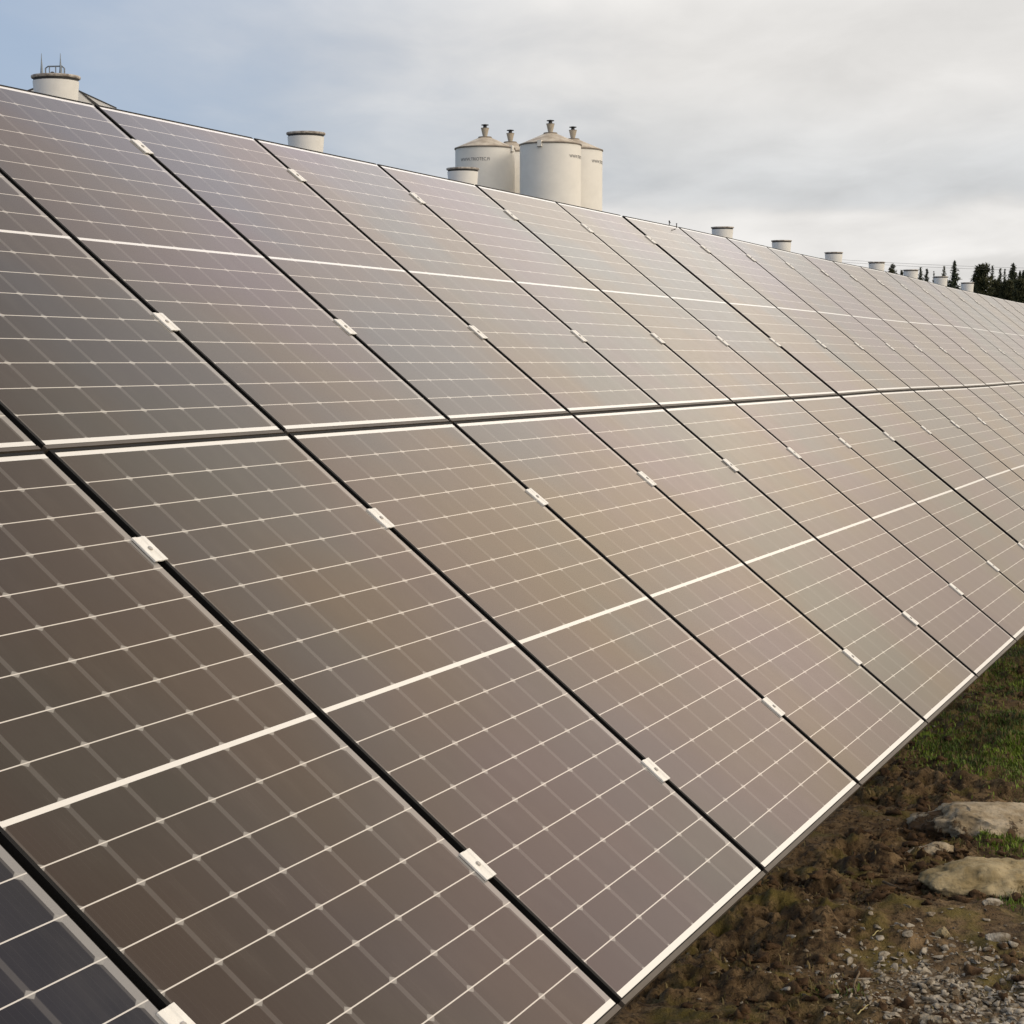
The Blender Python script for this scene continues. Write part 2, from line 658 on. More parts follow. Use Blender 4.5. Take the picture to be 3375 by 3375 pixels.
# two little black fittings standing on the top edge
for px_, py_, hh, lab, nub in ((2206, 740, 0.026, 'taller black fitting with a side nub on the top panel edge', True),
                               (2230, 741, 0.010, 'shorter black fitting on the top panel edge beside the taller one', False)):
    p = at(px_, py_, 12.95)
    t = thing('edge_fitting', lab, 'fitting', p, 'black fittings on the top edge')
    bm = bmesh.new()
    lathe(bm, [(0.0001, -0.02), (0.0030, -0.02), (0.0030, hh * 0.55), (0.0048, hh * 0.6), (0.0048, hh), (0.0001, hh)], 10)
    from_bm('stud', bm, M_BLACK, t)
    if nub:
        bm = bmesh.new()
        box(bm, 0.002, 0.009, -0.002, 0.002, hh * 0.35, hh * 0.55)
        from_bm('nub', bm, M_BLACK, t)

# the rack that carries the panels
rack = thing('mounting_rack', 'galvanised steel rack carrying the two rows of solar panels', 'rack', TOP0 + U * 9 + V * 1.75 - Vector((0, 0, TOP0.z - 1.1)))
rl = rack.location
MRl = MR.to_3x3()


def oriented_box(name, centre, sx, sy, sz, rot, m_, parent):
    bm = bmesh.new()
    box(bm, -sx / 2, sx / 2, -sy / 2, sy / 2, -sz / 2, sz / 2)
    o = from_bm(name, bm, m_, parent)
    o.matrix_local = Matrix.Translation(centre - rl) @ rot.to_4x4()
    return o


xa, xb = -3.0, colR[23] - 0.05
for v in (0.245, 1.247, PAN_L + GAP_V + 0.336, PAN_L + GAP_V + 1.336):
    c_ = TOP0 + U * ((xa + xb) / 2) + V * v - N * 0.085 + Vector((0, 0, -0.02))
    oriented_box('purlin', c_, xb - xa, 0.05, 0.06, MRl, M_STEEL, rack)
for x_ in np.arange(-2.6, colR[23] - 0.2, 3.9):
    c_ = TOP0 + U * x_ + V * 1.75 - N * 0.175 + Vector((0, 0, -0.02))
    oriented_box('rafter', c_, 0.05, 2.6, 0.09, MRl, M_STEEL, rack)
    top = TOP0 + U * x_ + V * 1.70 - N * 0.20
    oriented_box('post', Vector((top.x, top.y, top.z / 2 - 0.15)), 0.09, 0.07, top.z + 0.3, Matrix.Rotation(-rad(22.34), 3, 'Z'), M_STEEL, rack)

# ------------------------------------------------------------------ barn, roof vents
M_CREAM = mat('cream_painted_metal', (0.84, 0.82, 0.78), 0.45, 0, 0.4, var=0.07, vscale=2.0)
M_RIM = mat('weathered_rim', (0.62, 0.57, 0.51), 0.6, 0.0, 0.3, col2=(0.25, 0.21, 0.18), vscale=7)
M_INNER = mat('dark_duct_inside', (0.05, 0.05, 0.05), 0.7)
M_ROOF = mat('grey_sheet_roof', (0.28, 0.27, 0.26), 0.5, 0.2, 0.4, var=0.2, vscale=0.6)
M_BWALL = mat('pale_barn_wall', (0.60, 0.57, 0.52), 0.7, var=0.1, vscale=0.5)

V0 = Vector(((1008 - 1687.5) / FPX * 50.73, (50.73 + 5.94 * SP) / CP, 0))
V0.z = 0


def along(s):
    return V0 + U * s


PERP = Vector((-U.y, U.x, 0))
RIDGE = CAM_H + 5.22
barn = thing('barn', 'long pale barn hidden behind the panels, under the row of roof vents', 'barn', along(45))
b_loc = Matrix.Translation(barn.location) @ Matrix((U, PERP, Vector((0, 0, 1)))).transposed().to_4x4()
barn.matrix_world = b_loc
x0, x1, hw, ev = -58.0, 66.0, 8.0, 4.4
bm = bmesh.new()
pr = [(-hw + 0.4, 0), (hw - 0.4, 0), (hw - 0.4, ev), (0, RIDGE - 0.25), (-hw + 0.4, ev)]
A = [bm.verts.new((x0, a, b)) for a, b in pr]
B = [bm.verts.new((x1, a, b)) for a, b in pr]
bm.faces.new(A)
bm.faces.new(B)
for i in range(5):
    j = (i + 1) % 5
    bm.faces.new((A[i], A[j], B[j], B[i]))
from_bm('wall', bm, M_BWALL, barn)
for s_ in (-1, 1):
    bm = bmesh.new()
    q = [(0, RIDGE), (s_ * hw, ev - 0.0), (s_ * hw, ev - 0.18), (0, RIDGE - 0.18)]
    A = [bm.verts.new((x0 - 0.5, a, b)) for a, b in q]
    B = [bm.verts.new((x1 + 0.5, a, b)) for a, b in q]
    bm.faces.new(A)
    bm.faces.new(B)
    for i in range(4):
        j = (i + 1) % 4
        bm.faces.new((A[i], A[j], B[j], B[i]))
    from_bm('roof', bm, M_ROOF, barn)

VENT_TOP = CAM_H + 5.92


def make_vent():
    root = thing('roof_vent', 'x', 'roof vent', group='round vents along the barn roof')
    hgt = VENT_TOP - RIDGE + 0.35
    bm = bmesh.new()
    lathe(bm, [(0.41, -0.35), (0.425, 0.0), (0.475, hgt - 0.40 - 0.06)], 40)
    from_bm('duct', bm, M_CREAM, root, True)
    z1 = hgt - 0.35
    bm = bmesh.new()
    lathe(bm, [(0.475, z1 - 0.060), (0.500, z1 - 0.050), (0.510, z1 - 0.02), (0.505, z1), (0.475, z1 - 0.01), (0.472, z1 - 0.060)], 40, close=True)
    from_bm('rim', bm, M_RIM, root, True)
    bm = bmesh.new()
    r_ = lathe(bm, [(0.466, z1 - 0.03), (0.415, z1 - 0.35)], 40)
    cap(bm, r_[1])
    from_bm('lining', bm, M_INNER, root)
    return root


vp = make_vent()
vents = [(-10.9, 'white round roof vent with spikes and rail, at far left of photo'),
         (0.0, 'white round roof vent standing alone between the spiked one and the silos'),
         (10.1, 'white round roof vent overlapping the left silo'),
         (38.5, 'first small roof vent to the right of the silos'),
         (48.8, 'second small roof vent to the right of the silos'),
         (60.0, 'third small roof vent to the right of the silos'),
         (71.2, 'small roof vent touched by the power lines, fourth right of the silos'),
         (81.8, 'small roof vent just left of a pair of small spruces'),
         (92.6, 'small roof vent left of the lone tall spruce'),
         (103.9, 'farthest small roof vent, right of the lone tall spruce')]
vobj = []
for i, (s_, lab) in enumerate(vents):
    o = vp if i == 0 else dup(vp)
    p = along(s_)
    o.location = (p.x, p.y, RIDGE)
    o.rotation_euler.z = 0.7 * i
    o['label'] = lab
    vobj.append(o)
v1 = vobj[0]
z1 = VENT_TOP - RIDGE
v1.rotation_euler.z = 0
M_SPIKE = mat('grey_blue_steel', (0.22, 0.25, 0.28), 0.45, 0.4)
for x_, h_ in ((-0.22, 0.43), (0.17, 0.43)):
    bm = bmesh.new()
    lathe(bm, [(0.0001, z1 - 0.25), (0.035, z1 - 0.25), (0.032, z1 + 0.02), (0.012, z1 + h_ * 0.65), (0.004, z1 + h_), (0.0001, z1 + h_)], 10, x_, -0.30)
    from_bm('spike', bm, M_SPIKE, v1)
bm = bmesh.new()
pts = [(-0.14, -0.3, z1 - 0.03), (-0.14, -0.3, z1 + 0.12), (-0.09, -0.3, z1 + 0.16), (0.2, -0.3, z1 + 0.165), (0.25, -0.3, z1 + 0.12), (0.25, -0.3, z1 - 0.05)]
tube(bm, pts, 0.016, 8)
for x_ in (-0.06, 0.07, 0.19):
    tube(bm, [(x_, -0.3, z1 - 0.05), (x_, -0.3, z1 + 0.16)], 0.012, 8)
from_bm('guard_rail', bm, M_SPIKE, v1)
bm = bmesh.new()
bmesh.ops.create_icosphere(bm, subdivisions=2, radius=0.055)
bmesh.ops.translate(bm, vec=(0.005, -0.32, z1 + 0.0), verts=bm.verts[:])
from_bm('motor_dome', bm, M_BLACK, v1)

# small gabled hood behind that vent: white slopes with dark edges
M_TRIM = mat('dark_trim', (0.055, 0.053, 0.05), 0.55)
hood = thing('roof_hood', 'small white gabled roof hood with dark edges behind the spiked vent', 'roof hood', at(184, 330, 41.6))
hl = hood.location


def plate3(name, pts_px, depth, th, m_, parent, base):
    bm = bmesh.new()
    A = [bm.verts.new(at(x, y, depth) - base) for x, y in pts_px]
    B = [bm.verts.new(at(x, y, depth) - base + Vector((0, th, 0))) for x, y in pts_px]
    bm.faces.new(A)
    bm.faces.new(B)
    n_ = len(A)
    for i in range(n_):
        j = (i + 1) % n_
        bm.faces.new((A[i], A[j], B[j], B[i]))
    return from_bm(name, bm, m_, parent)


plate3('slope', [(184, 268), (262, 300), (380, 356), (372, 380), (184, 380), (90, 380), (86, 301), (110, 292)], 41.6, 0.03, M_CREAM, hood, hl)
plate3('ridge_trim', [(184, 262), (384, 354), (384, 358.5), (184, 267)], 41.593, 0.02, M_TRIM, hood, hl)
plate3('ridge_trim', [(184, 262), (84, 299), (84, 305), (184, 269)], 41.593, 0.02, M_TRIM, hood, hl)
plate3('verge_board', [(258, 299), (266, 301), (332, 350), (322, 357)], 41.59, 0.02, M_TRIM, hood, hl)

# ------------------------------------------------------------------ silos
M_SILO = mat('cream_silo_shell', (0.90, 0.865, 0.80), 0.6, 0, 0.35, var=0.07, vscale=0.7)
M_SROOF = mat('weathered_silo_roof', (0.66, 0.575, 0.45), 0.65, 0, 0.35, col2=(0.42, 0.34, 0.25), vscale=1.6)
M_SRIM = mat('silo_rim', (0.29, 0.245, 0.20), 0.65, 0, 0.3, var=0.3, vscale=2)
M_FUN = mat('silo_funnel', (0.55, 0.48, 0.38), 0.6, 0, 0.4, var=0.15, vscale=3)
M_CAPB = mat('black_vent_cap', (0.022, 0.022, 0.026), 0.5)
M_INK = mat('dark_lettering', (0.10, 0.095, 0.105), 0.6)

txt = bpy.data.curves.new('lettering', 'FONT')
txt.body = 'WWW.TRIOTEC.FI'
txt.size = 1.0
tob = bpy.data.objects.new('lettering_source', txt)
C.objects.link(tob)
dg = bpy.context.evaluated_depsgraph_get()
tme = bpy.data.meshes.new_from_object(tob.evaluated_get(dg))
tv = np.array([v_.co[:] for v_ in tme.vertices])
tf = [list(p.vertices) for p in tme.polygons]
bpy.data.objects.remove(tob)
tv[:, 0] -= tv[:, 0].min()
tv[:, 0] /= tv[:, 0].max()
tv[:, 1] /= tv[:, 1].max()


def silo(px_, depth, r, eave_y, label, text_from, hatch=None):
    base = at(px_, eave_y, depth)
    H = base.z
    base.z = 0
    t = thing('grain_silo', label, 'silo', base, 'cream silos behind the array')
    bm = bmesh.new()
    prof = [(r, 0.0), (r, H * 0.5), (r, H)]
    lathe(bm, prof, 72)
    from_bm('shell', bm, M_SILO, t, True)
    bm = bmesh.new()
    rise = 0.56 * r * 0.62
    lathe(bm, [(r + 0.02, H + 0.03), (0.36 * r / 1.64 * 1.0, H + rise + 0.03), (0.0001, H + rise + 0.06)], 72)
    from_bm('roof', bm, M_SROOF, t, True)
    bm = bmesh.new()
    lathe(bm, [(r + 0.005, H - 0.05), (r + 0.045, H - 0.04), (r + 0.045, H + 0.028), (r + 0.0, H + 0.035)], 72, close=True)
    from_bm('eave_ring', bm, M_SRIM, t, True)
    zc = H + rise
    bm = bmesh.new()
    rr = lathe(bm, [(0.365, zc - 0.06), (0.375, zc + 0.07), (0.355, zc + 0.09)], 32)
    cap(bm, rr[2])
    from_bm('collar', bm, M_SRIM, t)
    zf = zc + 0.09
    bm = bmesh.new()
    rr = lathe(bm, [(0.115, zf), (0.215, zf + 0.44), (0.222, zf + 0.455)], 28)
    cap(bm, rr[2])
    fn = from_bm('funnel', bm, M_FUN, t, True)
    bm = bmesh.new()
    lathe(bm, [(0.216, zf + 0.452), (0.227, zf + 0.455), (0.227, zf + 0.480), (0.10, zf + 0.485)], 28)
    from_bm('funnel_rim', bm, M_SRIM, fn)
    bm = bmesh.new()
    lathe(bm, [(0.10, zf + 0.47), (0.10, zf + 0.62)], 20)
    from_bm('vent_pipe', bm, M_CAPB, t)
    bm = bmesh.new()
    rr = lathe(bm, [(0.05, zf + 0.615), (0.20, zf + 0.62), (0.205, zf + 0.655), (0.06, zf + 0.685), (0.0001, zf + 0.69)], 28)
    cap(bm, rr[0])
    from_bm('vent_cap', bm, M_CAPB, t)
    # lettering wrapped on the shell
    if text_from is not None:
        rt = r + 0.008
        zt = H - 0.78
        hgt = 0.17
        bm = bmesh.new()
        toward = math.atan2(-base.x, -base.y)     # heading from the silo to the camera
        vs_ = []
        for x, y, _ in tv:
            a = rad(text_from + 61.5 * x)
            # a = 0 faces the camera, positive to the right in the picture
            ang = -math.pi / 2 + a - math.atan2(base.x, base.y)
            vs_.append(bm.verts.new((rt * math.cos(ang), rt * math.sin(ang), zt + hgt * y)))
        for f in tf:
            try:
                bm.faces.new([vs_[i] for i in f])
            except ValueError:
                pass
        from_bm('lettering', bm, M_INK, t)
    if hatch is not None:
        a = rad(hatch)
        ang = -math.pi / 2 + a - math.atan2(base.x, base.y)
        bm = bmesh.new()
        box(bm, r - 0.3, r + 0.09, -0.11, 0.11, H - 0.22, H + 0.10)
        o = from_bm('hatch', bm, M_SILO, t)
        o.rotation_euler.z = ang
        bm = bmesh.new()
        box(bm, r - 0.3, r + 0.10, -0.12, 0.12, H - 0.245, H - 0.222)
        hs = from_bm('hatch_sill', bm, M_SRIM, o)
    return t


silo(1598.5, 107.0, 1.63, 491, 'front left cream silo with full dark lettering', -52.6, 62)
silo(1682, 110.5, 1.62, 506, 'rear silo mostly hidden between the two front silos', None)
silo(1814, 105.0, 1.645, 478.6, 'front right and tallest looking cream silo with a small eave hatch', 37.9, -20)
silo(1888, 109.5, 1.66, 497, 'rear right cream silo half hidden behind the tallest looking one', 39.0)

# ------------------------------------------------------------------ power lines
M_WIRE = mat('grey_cable', (0.10, 0.10, 0.105), 0.6)
for (xa_, ya_, xb_, yb_, lab) in ((2300, 838, 4300, 897, 'upper thin power line above the far spruces'),
                                  (2300, 846, 4300, 905, 'lower thin power line above the far spruces')):
    pa, pb = at(xa_, ya_, 165), at(xb_, yb_, 165)
    bm = bmesh.new()
    pts = [pa.lerp(pb, t_) - Vector((0, 0, 0.9 * 4 * t_ * (1 - t_) - 0.55)) for t_ in np.linspace(0, 1, 40)]
    tube(bm, pts, 0.010, 6)
    o = from_bm('power_line', bm, M_WIRE)
    tag(o, lab, 'power line', 'power lines')

# ------------------------------------------------------------------ trees
M_NEEDLE = mat('spruce_needles', (0.085, 0.098, 0.055), 0.8, 0, 0.2, col2=(0.034, 0.043, 0.026), vscale=1.3)
M_NEEDLE2 = mat('hazed_spruce_needles', (0.20, 0.19, 0.125), 0.8, 0, 0.2, col2=(0.11, 0.11, 0.07), vscale=1.3)  # far spruce: distance haze mixed into the needle colour
M_LEAF = mat('dark_leaves', (0.100, 0.100, 0.050), 0.8, 0, 0.2, col2=(0.036, 0.042, 0.024), vscale=1.1)
M_BARK = mat('bark', (0.05, 0.04, 0.032), 0.9, 0, 0.2, var=0.4, vscale=4)


def tree(px_, top_y, width_px, depth, kind, label):
    tr = np.random.default_rng(int(px_ * 7 + top_y))
    base = at(px_, top_y, depth)
    H = base.z
    base.z = 0
    R = width_px / FPX * depth / 2 * (1.7 if kind in ('spruce', 'pale', 'round') else 1.3)
    name = {'spruce': 'spruce_tree', 'pale': 'spruce_tree', 'cone': 'spruce_tree', 'round': 'leafy_tree', 'bushy': 'leafy_tree'}[kind]
    t = thing(name, label, 'tree', base, 'trees beyond the barn')
    bm = bmesh.new()
    tube(bm, [(0, 0, 0), (0.02, 0, H * 0.4), (0, 0.02, H * 0.93)], 0.02 * H, 8, 0.12)
    # a few limbs
    for i in range(7):
        z = H * (0.35 + 0.08 * i)
        a = tr.random() * 6.28
        rr = R * 0.6 * (1 - z / H) + 0.1
        tube(bm, [(0, 0, z), (rr * math.cos(a), rr * math.sin(a), z + 0.1)], 0.006 * H, 5, 0.4)
    from_bm('trunk', bm, M_BARK, t)
    V_, F_ = [], []

    def leaf(p, d, ln, wd):
        s_ = np.cross(d, np.array([0, 0, 1.0]) + tr.normal(0, .6, 3))
        s_ /= np.linalg.norm(s_) + 1e-6
        i0 = len(V_)
        V_.extend([p - s_ * wd * .5, p + s_ * wd * .5, p + d * ln])
        F_.append((i0, i0 + 1, i0 + 2))
    D = max(45, 985 - top_y) / FPX * depth          # the part of the crown seen over the panels
    if kind in ('spruce', 'pale', 'cone'):
        z = H
        i = 0
        while z > H - D * 1.25:
            f = (H - z) / D
            prof = 0.05 + 0.95 * min(f, 1.15) ** (0.95 if kind != 'cone' else 0.62)
            nb = int((7 + 9 * f) * (1.0 if kind != 'cone' else 1.7))
            ring = 1.2 if i % 2 == 0 else 0.62
            for b_ in range(nb):
                a = tr.random() * 6.283
                L_ = R * prof * tr.uniform(0.6, 1.15) * (ring if kind != 'cone' else 0.95)
                droop = tr.uniform(0.15, 0.55)
                dirh = np.array([math.cos(a), math.sin(a), 0])
                for q in range(11):
                    u_ = (q + 0.6) / 11
                    p = dirh * L_ * u_ + np.array([0, 0, z - droop * L_ * u_ + 0.3 * L_ * u_ * u_]) + tr.normal(0, 0.05 * R, 3) * (0.4 + u_)
                    d = dirh * 0.6 + tr.normal(0, .5, 3) + np.array([0, 0, -0.3])
                    d /= np.linalg.norm(d)
                    leaf(p, d, R * tr.uniform(.07, .14) + R * prof * tr.uniform(.12, .26), R * tr.uniform(.05, .09) + R * prof * tr.uniform(.07, .16))
            z -= D * (0.052 if kind != 'cone' else 0.034)
            i += 1
        for q in range(20):
            leaf(np.array([0, 0, H - 0.16 * D * q / 20]) + tr.normal(0, .03 * R, 3), np.array([tr.normal(0, .5), tr.normal(0, .5), .8]), R * .25, R * .14)
    else:
        nc = 46 if kind == 'bushy' else 22
        cs = [(np.array([0, 0, H - R * .22]), R * .24)]
        for i in range(nc):
            f = tr.random()
            z = H - D * (0.08 + 1.05 * f) * (1.0 if kind == 'bushy' else 0.75)
            sh = min(1.0, (0.25 + 1.5 * f)) if kind == 'round' else min(1.0, 0.42 + 0.9 * f)
            a = tr.random() * 6.283
            rr = R * 0.72 * sh * math.sqrt(tr.random())
            cs.append((np.array([rr * math.cos(a), rr * math.sin(a), z]), R * tr.uniform(.26, .42)))
        for c_, cr in cs:
            for q in range(130):
                d = tr.normal(0, 1, 3)
                d /= np.linalg.norm(d)
                p = c_ + d * cr * tr.uniform(.4, 1.08)
                leaf(p, d + tr.normal(0, .6, 3), R * tr.uniform(.09, .18), R * tr.uniform(.08, .16))
    from_np('crown', V_, F_, {'spruce': M_NEEDLE, 'cone': M_NEEDLE, 'pale': M_NEEDLE2}.get(kind, M_LEAF), t)
    return t


TREES = [(2943, 872, 30, 215, 'round', 'round dark leafy tree rising alone over the panel edge, leftmost tree'),
         (2972, 890, 15, 230, 'round', 'little round tree at the left side of a roof vent'),
         (3034, 884, 30, 215, 'spruce', 'left spruce of the small pair right of a roof vent'),
         (3055, 888, 28, 220, 'spruce', 'right spruce of the small pair right of a roof vent'),
         (3078, 895, 16, 235, 'spruce', 'thin dark spruce tip rising at the left corner of a vent'),
         (3112, 880, 28, 300, 'pale', 'pale greenish spruce standing behind a roof vent'),
         (3124, 922, 11, 225, 'spruce', 'slim low spruce squeezed between a vent and the lone tall spruce'),
         (3146.5, 864, 44, 200, 'spruce', 'lone tall spruce with ragged branches between the last two vents'),
         (3238, 872, 64, 195, 'bushy', 'broad bushy dark tree right of the farthest vent'),
         (3271, 877, 26, 215, 'spruce', 'thin pointed spruce right beside the broad bushy tree'),
         (3297, 887, 28, 210, 'spruce', 'open branched spruce between the pointed one and the dense cone'),
         (3312, 888, 22, 222, 'spruce', 'slender ragged spruce just left of the dense cone'),
         (3340, 871, 44, 205, 'cone', 'dense tall cone shaped spruce near the right photo edge'),
         (3362, 894, 26, 212, 'cone', 'left of the two dark spruces at the right photo edge'),
         (3373, 892, 26, 214, 'cone', 'rightmost dark spruce, cut by the right photo edge'),
         (3222, 925, 34, 205, 'bushy', 'low dark bush at the left foot of the broad tree'),
         (3282, 930, 44, 200, 'bushy', 'low dark bush under the thin pointed spruce'),
         (3322, 925, 44, 198, 'bushy', 'low dark bush under the slender ragged spruce'),
         (3362, 928, 50, 196, 'bushy', 'low dark bush under the rightmost spruces')]
for a in TREES:
    tree(*a)

# ------------------------------------------------------------------ ground


def axis(lo, hi, d0, far, grow=1.16, d1=None):
    core = [lo]
    while core[-1] < hi:
        f = (core[-1] - lo) / (hi - lo)
        core.append(core[-1] + (d0 if d1 is None else d0 + (d1 - d0) * f))
    a = [core[0]]
    d = d0
    left = []
    x = core[0]
    while x > -far:
        d *= grow
        x -= d
        left.append(x)
    right = []
    x = core[-1]
    d = d0 if d1 is None else d1
    while x < far:
        d *= grow
        x += d
        right.append(x)
    return np.array(left[::-1] + core + right)


GX = axis(0.1, 4.2, 0.011, 4000)
GY = axis(5.3, 15.5, 0.012, 4000, d1=0.04)
X, Y = np.meshgrid(GX, GY)


def near_mask(x, y):
    d = np.maximum(np.maximum(-1.5 - x, x - 7.0), np.maximum(3.5 - y, y - 20.0))
    return np.clip(1 - d / 4.0, 0, 1)


def sstep(x, a, b):
    t_ = np.clip((x - a) / (b - a), 0, 1)
    return t_ * t_ * (3 - 2 * t_)


GP = [ground_at(3300, 2480), ground_at(3230, 2330), ground_at(3375, 2560)]
GRAV = ground_at(3180, 3290)


def grass_amount(x, y):
    c = ground_at(3330, 2475)
    dx_, dy_ = x - c.x, y - c.y
    a = np.exp(-((dx_ / 0.36) ** 2 + (dy_ / 0.85) ** 2)) * (0.75 + 0.5 * fbm(x * 4, y * 2.5, oct=3))
    c2 = ground_at(3310, 2200)
    b_ = 0.28 * np.exp(-(((x - c2.x) / 0.5) ** 2 + ((y - c2.y) / 1.3) ** 2))
    c3 = ground_at(3360, 2960)
    d_ = 0.6 * np.exp(-(((x - c3.x) / 0.10) ** 2 + ((y - c3.y) / 0.22) ** 2))
    c4 = ground_at(3290, 2785)
    e_ = 0.7 * np.exp(-(((x - c4.x) / 0.10) ** 2 + ((y - c4.y) / 0.16) ** 2))
    c5 = ground_at(2760, 3330)
    f_ = 0.35 * np.exp(-(((x - c5.x) / 0.10) ** 2 + ((y - c5.y) / 0.15) ** 2))
    far = 0.8 * sstep(x, 4.2, 7) + 0.7 * sstep(y, 16, 24)
    return np.clip(np.maximum.reduce([a, b_, d_, e_, f_, far]) + 0.35 * fbm(x * 2.5, y * 2.5, oct=3) * np.maximum.reduce([a, b_, d_, e_, f_]), 0, 1)


def gravel_amount(x, y):
    a = np.exp(-(((x - GRAV.x) / 0.26) ** 2 + ((y - GRAV.y) / 0.38) ** 2))
    return np.clip(a * 1.4 + 0.5 * a * fbm(x * 5, y * 5, oct=2), 0, 1)


def height(x, y):
    m_ = near_mask(x, y)
    h = 0.05 * fbm(x * 0.8, y * 0.8, oct=3)
    def ridged(sc, o_, off):
        r_, a_, f_ = 0.0, 1.0, sc
        for q in range(o_):
            r_ = r_ + a_ * (1 - 2.2 * np.abs(vnoise(x * f_ + off + 9 * q, y * f_ - off)))
            a_ *= 0.55
            f_ *= 2.1
        return r_
    patch = sstep(fbm(x * 1.9, y * 1.9, oct=3), -0.5, 0.6)
    soft = 1 - 0.6 * grass_amount(x, y) - 0.45 * gravel_amount(x, y)
    lump = fbm(x * 6.5, y * 6.5, oct=5, gain=0.58)
    crumb = ridged(13, 4, 3.3)
    drip = sstep(x - (0.628 + (y - 4.93) * 0.412), -0.5, 0.35)     # trodden smoother outside the drip line
    h = h + soft * (1 - 0.4 * drip) * ((0.017 + 0.024 * patch) * lump + (0.004 + 0.013 * patch) * crumb)
    return h * m_


Z = height(X, Y)
nx, ny = len(GX), len(GY)
idx = np.arange(nx * ny).reshape(ny, nx)
faces = np.stack([idx[:-1, :-1], idx[:-1, 1:], idx[1:, 1:], idx[1:, :-1]], -1).reshape(-1, 4)


def soil_material():
    m_ = bpy.data.materials.new('rough_soil')
    m_.use_nodes = True
    q = NG(m_.node_tree)
    b = m_.node_tree.nodes['Principled BSDF']
    b.inputs['Roughness'].default_value = 0.9
    b.inputs['Specular IOR Level'].default_value = 0.2
    t = q.n('ShaderNodeTexCoord').outputs['Object']
    a = q.noise(t, 2.6, 6, 0.62, 0.4)
    c = q.noise(t, 11, 5, 0.6, 0.3)
    d = q.noise(t, 55, 4, 0.6)
    col = q.mix(q.sm(a, 0.38, 0.64), (0.052, 0.031, 0.016), (0.140, 0.088, 0.042))
    col = q.mix(q.sm(c, 0.40, 0.66), col, (0.225, 0.150, 0.078))
    col = q.mix(q.m('MULTIPLY', q.sm(d, 0.50, 0.64), 0.8), col, (0.026, 0.016, 0.009))
    lt = q.noise(q.mapping(t, (1, 1, 1), (8, 3, 1)), 38, 4, 0.65)
    col = q.mix(q.m('MULTIPLY', q.sm(lt, 0.60, 0.74), 0.7), col, (0.32, 0.23, 0.13))
    e = q.noise(q.mapping(t, (1, 1, 1), (4, 2, 1)), 4.3, 4, 0.6)
    col = q.mix(q.m('MULTIPLY', q.sm(e, 0.48, 0.66), 0.75), col, (0.150, 0.120, 0.030))     # mossy yellow
    at_ = q.n('ShaderNodeAttribute', attribute_name='grass')
    col = q.mix(q.m('MULTIPLY', at_.outputs['Fac'], 0.8), col, (0.035, 0.060, 0.012))
    ag = q.n('ShaderNodeAttribute', attribute_name='gravel')
    gm = q.m('MULTIPLY', ag.outputs['Fac'], q.sm(q.noise(t, 45, 3, 0.6), 0.42, 0.62))
    col = q.mix(q.m('MULTIPLY', gm, 0.7), col, (0.20, 0.165, 0.12))
    q.put(b.inputs['Base Color'], col)
    bp = q.n('ShaderNodeBump')
    bp.inputs['Strength'].default_value = 0.8
    bp.inputs['Distance'].default_value = 0.012
    q.put(bp.inputs['Height'], q.m('ADD', q.m('MULTIPLY', d, 0.6), q.noise(t, 130, 3, 0.6)))
    q.link(bp.outputs[0], b.inputs['Normal'])
    return m_


M_SOIL = soil_material()
gr = from_np('ground', np.stack([X.ravel(), Y.ravel(), Z.ravel()], 1), faces, M_SOIL, smooth=True)
gr['kind'] = 'structure'
ga = grass_amount(X, Y).ravel().astype(np.float32)
gv = gravel_amount(X, Y).ravel().astype(np.float32)
for nm, arr in (('grass', ga), ('gravel', gv)):
    a_ = gr.data.attributes.new(nm, 'FLOAT', 'POINT')
    a_.data.foreach_set('value', arr)


def ico(sub):
    bm = bmesh.new()
    bmesh.ops.create_icosphere(bm, subdivisions=sub, radius=1.0)
    v_ = np.array([q.co[:] for q in bm.verts])
    f_ = np.array([[q.index for q in fc.verts] for fc in bm.faces])
    bm.free()
    return v_, f_


I1, I2, I5 = ico(1), ico(2), ico(6)


def rocks(name, n_, sampler, smin, smax, m_, shape, rough, flat=(0.45, 0.9), smooth=False, sub=I2, power=2.2):
    vs_, fs_ = [], []
    off = 0
    pts = sampler(n_)
    hz = height(np.array([p[0] for p in pts]), np.array([p[1] for p in pts]))
    for (x, y), z in zip(pts, hz):
        s_ = smin + (smax - smin) * rng.random() ** power
        sc = np.array([rng.uniform(.7, 1.3) if shape != 'chip' else rng.uniform(.8, 1.9), rng.uniform(.5, 1.1), rng.uniform(*flat)]) * s_
        v_ = sub[0].copy()
        o3 = rng.random(3) * 50
        d = 1 + rough * fbm(v_[:, 0] * 1.5 + o3[0], v_[:, 1] * 1.5 + o3[1], v_[:, 2] * 1.5 + o3[2], oct=3, gain=0.6)
        v_ = v_ * d[:, None]
        if shape == 'chip':
            for _ in range(9):
                nrm = rng.normal(0, 1, 3)
                nrm /= np.linalg.norm(nrm)
                lim = rng.uniform(.2, .6)
                dd = v_ @ nrm
                v_ = v_ - np.maximum(dd - lim, 0)[:, None] * nrm
        v_ = v_ * sc
        a = rng.random() * 6.283
        ca, sa = math.cos(a), math.sin(a)
        tl = rng.normal(0, .25)
        v_ = v_ @ np.array([[1, 0, 0], [0, math.cos(tl), -math.sin(tl)], [0, math.sin(tl), math.cos(tl)]])
        v_ = v_ @ np.array([[ca, -sa, 0], [sa, ca, 0], [0, 0, 1]])
        v_ = v_ + np.array([x, y, z + sc[2] * 0.2])
        vs_.append(v_)
        fs_.append(sub[1] + off)
        off += len(v_)
    return from_np(name, np.concatenate(vs_), np.concatenate(fs_), m_, smooth=smooth)


